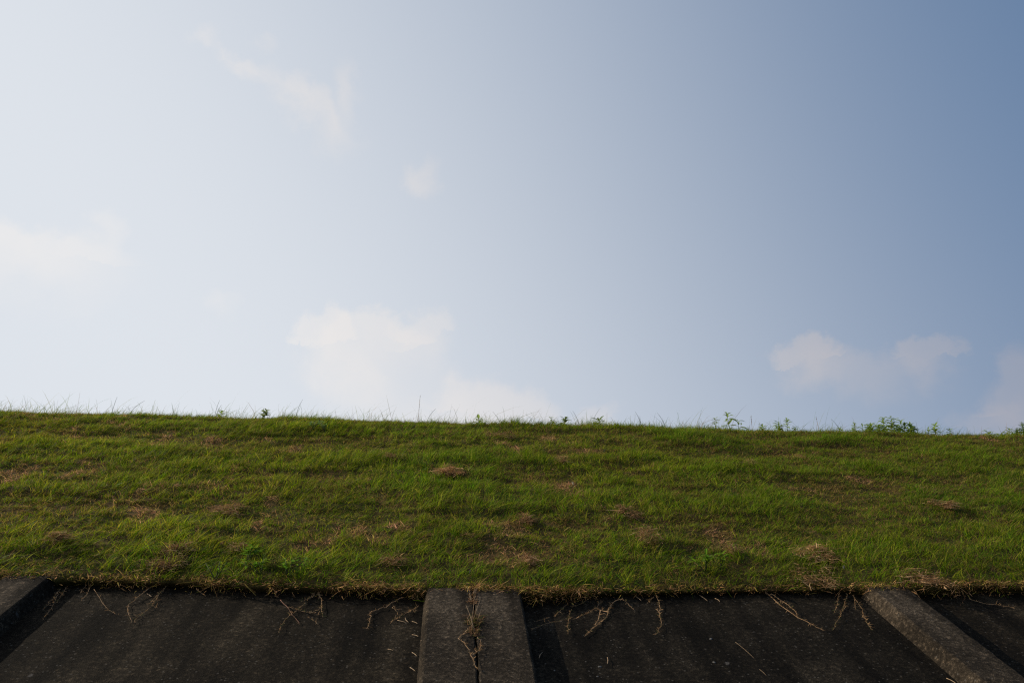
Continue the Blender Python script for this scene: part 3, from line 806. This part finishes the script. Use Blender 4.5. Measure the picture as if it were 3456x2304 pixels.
# single straws lying loose on the concrete, plus a scratch line built the same way
def straw(p0, p1, label, o=0.006, thick=0.0019):
    a, b = concrete_point(*p0, o), concrete_point(*p1, o + 0.006)
    m = (a + b) / 2 + NRM * 0.002 + Vector((random.gauss(0, .003), 0, 0))
    v, q, t = tube_arrays(smooth_path([a, m, b], 3), [thick * k for k in (.8, 1, 1, 1, .9, .7, .4)])
    ob = np_mesh("dry_straw", v - np.array(tuple(a)), q, t, M_STRAW, smooth=True)
    ob.location = a
    tag(ob, label, "straw", "loose straws on the concrete")
for p0, p1, lab, *th in [
    (*c3((265, 560), (312, 625)), "short stout straw on the left panel, topmost of those near the double rib"),
    (*c3((165, 595), (285, 625)), "long thin straw lying left of the short stout one"),
    (*c3((355, 610), (430, 640)), "straw touching the double rib just below its top"),
    (*c3((355, 785), (442, 812)), "straw leaning on the double rib's left side, second from the top"),
    (*c3((355, 1020), (422, 1072)), "bright straw leaning on the double rib's left side, third from the top"),
    (*c3((328, 1218), (402, 1270)), "reddish straw leaning on the double rib's left side, lowest of the row"),
    (*c3((35, 975), (110, 995)), "bent straw lying alone on the left panel, away from the double rib"),
    (*c5((1740, 905), (1815, 945)), "pale straw at the foot of the slanting rib by the lower border"),
    (*c4((840, 930), (838, 1005)), "upright straw alone in the lower part of the right panel"),
    (*c5((75, 620), (225, 750)), "thin pale scratch on the right panel, upper of two in a line", 0.0007),  # pale scratch in the concrete, modelled as a hair-thin straw tube
    (*c5((265, 835), (320, 885)), "thin pale scratch on the right panel, lower of two in a line", 0.0007),  # lower piece of the same scratch, also a straw tube
    (*c4((1160, 240), (1225, 290)), "pale straw sticking out of the fringe left of the knotty runner"),
    (*c4((1880, 225), (1975, 290)), "long pale straw sticking out of the fringe over the right panel"),
    (*c4((2060, 262), (2115, 300)), "short pale straw sticking out of the fringe toward the slanting rib"),
    (*c1((1165, 240), (1205, 265)), "pale flake of straw between the bent and the twiggy runner"),
    (*c4((65, 940), (105, 870)), "faint straw in the black shade right of the double rib"),
]: straw(p0, p1, lab, 0.006, *th)
straw(*c3((470, 870), (490, 858)), "tiny straw stuck on the pale slanted edge of the double rib", o=RIB_H * .8)

# pale flat stones on the right panel
def pebble(px, py, rpx, label, o=0.004):
    X, s = on_plane(px, py, o); p = P(X, s, o)
    r = rpx * 0.7 * H / (py - 824)
    nu, nv = 9, 6
    V = []
    for i in range(nu):
        for j in range(nv):
            a, b = 2 * math.pi * i / nu, math.pi / 2 * j / (nv - 1)
            k = 1 + 0.25 * math.sin(2 * a + px) + 0.12 * math.sin(5 * a + py)
            l = Vector((1, 0, 0)) * math.cos(a) * r * math.cos(b) * k + D * math.sin(a) * r * 0.9 * math.cos(b) * k + NRM * (r * 0.45 * math.sin(b) - 0.004)
            V.append(tuple(l))
    Q = []
    for i in range(nu):
        for j in range(nv - 1):
            i2 = (i + 1) % nu
            Q.append((i * nv + j, i2 * nv + j, i2 * nv + j + 1, i * nv + j + 1))
    ob = np_mesh("pebble", np.array(V), np.array(Q), None, M_STONE, smooth=True)
    ob.location = p
    tag(ob, label, "pebble", "pebbles on the right panel")
for px, py, r, lab in [(*c4((2015, 715))[0], 9, "oval pale pebble high on the right panel, nearest its middle"),
                       (*c4((755, 1030))[0], 9, "round pale pebble low on the right panel, near the double rib's shade"),
                       (*c4((2050, 980))[0], 8, "brownish pebble below the oval one on the right panel"),
                       (*c4((240, 1072))[0], 6, "small pebble inside the black shade right of the double rib"),
                       (*c4((730, 1140))[0], 6, "dull pebble just under the round pale one, at the lower border")]:
    pebble(px, py, r, lab)

# ------------------------------------------------------------------ tufts growing in the joint of the double rib
def joint_tuft(px, py, n, hgt, spread, label, dry=0.5):
    X, s = on_plane(px, py, RIB_H); p = P(X, s, RIB_H - 0.005)
    a = RNG.normal(0, 0.5, (n, 2)) * spread
    base = np.stack([a[:, 0] * 0.6, a[:, 1] * CS, a[:, 1] * SN + RNG.uniform(0, .01, n)], 1)
    up = unit(np.stack([RNG.normal(0, 0.75, n), RNG.normal(-0.35, 0.5, n), RNG.uniform(0.1, 1.0, n)], 1))
    lean = np.stack([RNG.normal(0, 0.3, n), RNG.normal(-.2, 0.2, n), RNG.normal(-0.35, 0.2, n)], 1)
    d = RNG.uniform(0, 1, (n, 1)) < dry
    c = np.where(d, np.array([[0.30, 0.17, 0.085]]), np.array([[0.11, 0.115, 0.03]])) * RNG.uniform(0.6, 1.3, (n, 1))
    v, q, t, k = blades(base, up, lean, RNG.uniform(0.4, 1.1, n) * hgt, RNG.uniform(0.0025, 0.0045, n), c)
    root = empty("grass_tuft", p)
    ob = np_mesh("blades", v, q, t, M_DRY, root, k)
    vv = []
    for i in range(4):
        b = Vector((random.gauss(0, .01), random.gauss(0, .01), 0)); e = Vector((random.gauss(0, .03), random.gauss(0, .02), hgt * random.uniform(1.3, 2.0)))
        vv.append(tube_arrays([b, b * .5 + e * .5, e], [0.002, 0.0016, 0.0008]))
    tubes("stalk", vv, M_STRAW, root)
    tag(root, label, "grass tuft", "tufts in the joint of the double rib")
joint_tuft(*c3((1175, 620))[0], 120, 0.075, 0.09, "largest tuft in the joint of the double rib, with upright stalks", .55)
joint_tuft(*c3((1165, 745))[0], 80, 0.06, 0.07, "second tuft in the joint, just below the largest one", .75)
joint_tuft(*c3((1160, 350))[0], 80, 0.032, 0.05, "low rust-brown cushion in the upper part of the joint", 1.0)
joint_tuft(*c3((1160, 262))[0], 40, 0.035, 0.05, "tuft at the very top of the joint, under the turf", .8)

# ------------------------------------------------------------------ weeds and stalks along the crest
def leaf_mesh(items):
    """items: (base, direction, length, width, droop, tint) -> folded lance-shaped leaves"""
    V, Q, T, K = [], [], [], []
    for b, d, L, W, dr, c in items:
        d = d.normalized(); sd = d.cross(Vector((0, 0, 1)))
        if sd.length < 1e-3: sd = Vector((1, 0, 0))
        sd.normalize(); nn = sd.cross(d)
        o = len(V)
        for t, w in ((0.0, .12), (.3, .85), (.6, .9), (.85, .45)):
            m = b + d * (L * t) - Vector((0, 0, 1)) * (dr * L * t * t)
            V += [m - sd * (W * w * .5) + nn * (W * w * .18), m, m + sd * (W * w * .5) + nn * (W * w * .18)]
        V.append(b + d * L - Vector((0, 0, 1)) * (dr * L))
        for r in range(3):
            a = o + r * 3
            Q += [(a, a + 1, a + 4, a + 3), (a + 1, a + 2, a + 5, a + 4)]
        T += [(o + 9, o + 10, o + 12), (o + 10, o + 11, o + 12)]
        K += [c] * 13
    return np.array([tuple(x) for x in V]), np.array(Q), np.array(T), np.array(K)
def crest_point(px, dy=0.0):
    """ground of the crest straight under a place in the 3456-wide photograph"""
    for y in np.linspace(y_c - 0.6, y_c + 0.6, 2):
        pass
    v = FWD + RGT * ((px - CX) / F_PX) + UPV * ((CY - 1440) / F_PX)
    y = y_c + dy
    X = v.x / v.y * y
    return Vector((X, y, float(turf_z(X, y)) - 0.01))
PX_M = F_PX / (CAM - P(0, 11.4)).length
def weed(px, hpx, label, lean=0.0, leaf=0.075, bushy=1.0, side_stems=0, green=(0.26, 0.36, 0.09), dy=0.0):
    p = crest_point(px, dy)
    root = empty("leafy_weed", p)
    h = hpx * 1.0 / PX_M + 0.02
    st, it = [], []
    for k in range(1 + side_stems):
        b = Vector((random.gauss(0, .02) if k else 0, random.gauss(0, .02) if k else 0, 0))
        hh = h * (1 if k == 0 else random.uniform(.55, .85))
        tipo = Vector((lean * hh + (random.uniform(-.3, .3) * hh if k else 0), random.gauss(0, .03), hh))
        pts = [b + (tipo - b) * u + Vector((lean * hh * 0.3 * (u * u - u), 0, 0)) for u in (0, .25, .5, .75, 1)]
        st.append(tube_arrays(pts, [.0045, .004, .0035, .003, .002]))
        n = int((6 + hh * 38) * bushy)
        for i in range(n):
            u = 0.15 + 0.85 * (i / n) ** 0.6
            j = min(int(u * 4), 3); q = pts[j] + (pts[j + 1] - pts[j]) * (u * 4 - j)
            a = i * 2.4 + random.uniform(-.4, .4) + px
            rise = 0.25 + 0.75 * u
            d = Vector((math.cos(a), math.sin(a), rise * random.uniform(.4, 1.1)))
            L = 1.4 * leaf * random.uniform(.7, 1.2) * (1.0 if u < .85 else .72)
            kx = random.uniform(.75, 1.3)
            it.append((q, d, L, L * random.uniform(.30, .42), random.uniform(.1, .6), tuple(g * kx for g in green)))
    tubes("stem", st, M_STEM, root)
    v, q, t, k = leaf_mesh(it)
    np_mesh("foliage", v, q, t, M_LEAF, root, k)
    tag(root, label, "weed", "leafy weeds on the crest")
for a in [
    (740, 30, "small weed on the crest, farthest left of the leafy ones"),
    (888, 34, "pale branching weed standing on the crest, left part of the slope", 0.1, .06, 1.0, 3, (.26, .32, .12)),
    (1615, 26, "low weed on the crest just left of a lone broad-leaved one"),
    (1858, 34, "thin weed on the crest, right of the middle", 0.1, .05, .6, 1),
    (1902, 34, "dark spreading weed on the crest beside the thin one", 0.15, .08, .9, 1, (.16, .22, .07)),
    (2024, 32, "tuft of broad upright leaves alone on the crest", 0.0, .10, .8, 0, (.16, .22, .07)),
    (2413, 42, "short upright weed left of the tall leaning one", 0.0, .06, 1.1),
    (2463, 66, "tallest weed on the crest, its top leaning left", -0.12, .085, .8, 0),
    (2492, 44, "weed with two long leaves just right of the tallest one", 0.05, .10, .6, 0),
    (2570, 26, "low weed between the seed spike and the bushy pair", 0.0, .06, 1.0, 1),
    (2630, 40, "left plant of a bushy pair on the crest", -.1, .07, 1.5, 2),
    (2655, 54, "taller right plant of the bushy pair", .1, .07, 1.2, 0),
    (2680, 26, "small weed close to the right of the bushy pair", .1, .06),
    (2882, 44, "bushy round-headed weed, left of the large thicket", 0.0, .06, 1.4, 1),
    (2909, 44, "slim weed with a flat top, between the round-headed one and the thicket", .05, .07, .7),
    (2945, 46, "broad low weed at the left end of the large thicket", -.15, .08, 1.6, 3),
    (2978, 62, "tall forked weed in the left part of the large thicket", -.05, .08, 1.4, 2),
    (3006, 66, "tallest plant in the middle of the large thicket", .02, .085, 1.2, 1),
    (3028, 48, "lower plant in the thicket, right of its tallest one", .1, .07, 1.3, 2),
    (3044, 62, "upright plant in the right part of the large thicket", -.02, .08, 1.2, 1),
    (3070, 50, "drooping plant at the right end of the large thicket", .15, .085, 1.5, 2),
    (3130, 34, "small weed just right of the large thicket", .0, .06, 1.1),
    (3155, 50, "pointed weed standing alone right of the thicket", .03, .08, 1.2, 1),
    (3205, 32, "low bushy weed beyond the pointed one", -.1, .06, 1.3, 1),
    (3396, 40, "weed with a nodding head near the right border", .1, .07, 1.1),
    (3425, 40, "feathery bush on the crest, cut by the right border", .05, .05, 2.0, 4, (.16, .23, .08)),
    (3452, 66, "tall feathery plant right at the right border", .0, .05, 2.2, 4, (.16, .23, .08)),
    (3340, 30, "weed with arching leaves left of the nodding one", -.2, .11, .6),
    (2830, 22, "tiny weed between the thin stalk and the round-headed weed"),
]: weed(*a)
def stalk(px, hpx, label, lean, head=0.0, n=1):
    p = crest_point(px, -0.05)
    root = empty("grass_stalk", p)
    h = hpx / PX_M + 0.02
    st, hd = [], []
    for k in range(n):
        l = lean + k * 0.12
        hh = h * (1 - .22 * k)
        pts = [Vector((l * hh * u * u + .01 * k, 0.02 * k, hh * u)) for u in (0, .2, .4, .6, .8, 1)]
        st.append(tube_arrays(pts, [.0030, .0028, .0026, .0024, .002, .0012]))
        if head:
            for i in range(int(26 * head)):
                u = random.uniform(.5, 1); j = min(int(u * 5), 4); q = pts[j] + (pts[j + 1] - pts[j]) * (u * 5 - j)
                hd.append((q, Vector((random.uniform(-1, 1), random.uniform(-1, 1), 1.4)), random.uniform(.012, .022), .005, 0, (.20, .15, .08)))
    tubes("stem", st, M_STEM if not head else M_STRAW, root)
    if hd:
        v, q, t, k = leaf_mesh(hd)
        np_mesh("seed_head", v, q, t, M_DRY, root, k)
    else:
        it = [(Vector((0, 0, h * u)), Vector((s, random.uniform(-.4, .4), 1.6)), h * .5, .006, .1, (.08, .11, .03)) for u, s in ((.02, -1), (.1, 1), (.25, -.6))]
        v, q, t, k = leaf_mesh(it)
        np_mesh("foliage", v, q, t, M_LEAF, root, k)
    tag(root, label, "grass stalk", "tall grass stalks on the crest")
for a in [
    (370, 62, "thin arching stalk on the crest, farthest left", .12),
    (430, 50, "stalk bending far over to the right on the left part of the crest", .75),
    (720, 60, "pair of thin stalks between the left tuft and the pale weed", .15, 0, 2),
    (995, 66, "straight thin stalk right of the pale branching weed", .25),
    (1411, 92, "tallest stalk of all, alone in the middle of the crest", .03, .5),
    (1440, 52, "short stalk leaning right beside the tallest one", .5),
    (1690, 50, "curved stalk right of the middle with a hooked tip", -.5),
    (1955, 56, "thin stalk leaning left before the bright low cloud", -.35),
    (2165, 60, "arching pair of stalks right of the broad-leaved tuft", -.3, 0, 2),
    (2245, 56, "thin stalk leaning left, next after the arching pair", -.4),
    (2538, 56, "stout brown seed spike between the tallest weed and the bushy pair", .0, 1.6),
    (2762, 62, "slim brown seed spike between the bushy pair and the round-headed weed", -.06, .7),
    (2836, 54, "wispy stalk bending left, before the large thicket", -.5, 0, 2),
]: stalk(*a)

# broad-leaved weeds and pale litter in the grass
def rosette(px, py, label, n=14, L=0.09, green=(0.15, 0.26, 0.025)):
    p = at_turf(px, py)
    root = empty("green_weed", p)
    it, st = [], []
    for k in range(4):
        tip = Vector((random.gauss(0, .05), random.gauss(0, .04), random.uniform(.07, .13)))
        st.append(tube_arrays([Vector((0, 0, -.01)), tip * .5, tip], [.004, .0035, .0025]))
        for i in range(n // 2):
            a = random.uniform(0, 6.28)
            it.append((tip * random.uniform(.5, 1), Vector((math.cos(a), math.sin(a), random.uniform(.1, .9))), L * random.uniform(.6, 1.1), L * .26, random.uniform(.1, .5), tuple(g * random.uniform(.75, 1.2) for g in green)))
    tubes("stem", st, M_STEM, root)
    v, q, t, k = leaf_mesh(it)
    np_mesh("foliage", v, q, t, M_LEAF, root, k)
    tag(root, label, "weed", "broad-leaved weeds in the grass")
for a in [(600, 1318, "bright green weed low on the left, just above the concrete edge"),
          (565, 1292, "smaller green weed behind the bright one on the left"),
          (660, 1320, "pointed green weed right of the bright one on the left"),
          (1620, 1312, "green weed low on the slope right of centre, above the right panel"),
          (1655, 1305, "green weed with narrow leaves beside the one above the right panel"),
          (720, 985, "pale green weed just under the crest on the left", 14, .08, (.18, .26, .09)),
          (745, 990, "second pale weed under the crest, right of its twin", 10, .07, (.18, .26, .09)),
          (495, 1330, "young weed at the concrete edge, left of the bright green one", 8, .06)]:
    rosette(*a)
def scrap(px, py, L, label):
    p = at_turf(px, py) + Vector((0, -0.03, .05))
    v, q, t, k = leaf_mesh([(Vector((0, 0, 0)), Vector((random.uniform(-1, 1), -.3, 1)), L, L * .45, .3, (.5, .5, .42))])
    off_ = np.array([0, .0015, 0.0005])
    n = len(v)
    v2 = np.concatenate([v, v + off_]); q2 = np.concatenate([q, q[:, ::-1] + n]); t2 = np.concatenate([t, t[:, ::-1] + n])
    ob = np_mesh("pale_leaf", v2, q2, t2, M_LITTER, None)
    ob.location = p
    tag(ob, label, "leaf", "pale leaves caught in the grass")
for a in [(1456, 1022, .07, "upright whitish leaf high on the slope, right of centre"), (1386, 1050, .07, "whitish leaf lying in the dark hollow, right of centre"),
          (1316, 1126, .05, "small white scrap of leaf mid slope, centre"), (1936, 1322, .04, "tiny white scrap low on the right of the slope"),
          (1078, 1332, .035, "white speck of leaf above the right slab of the double rib")]:
    scrap(*a)
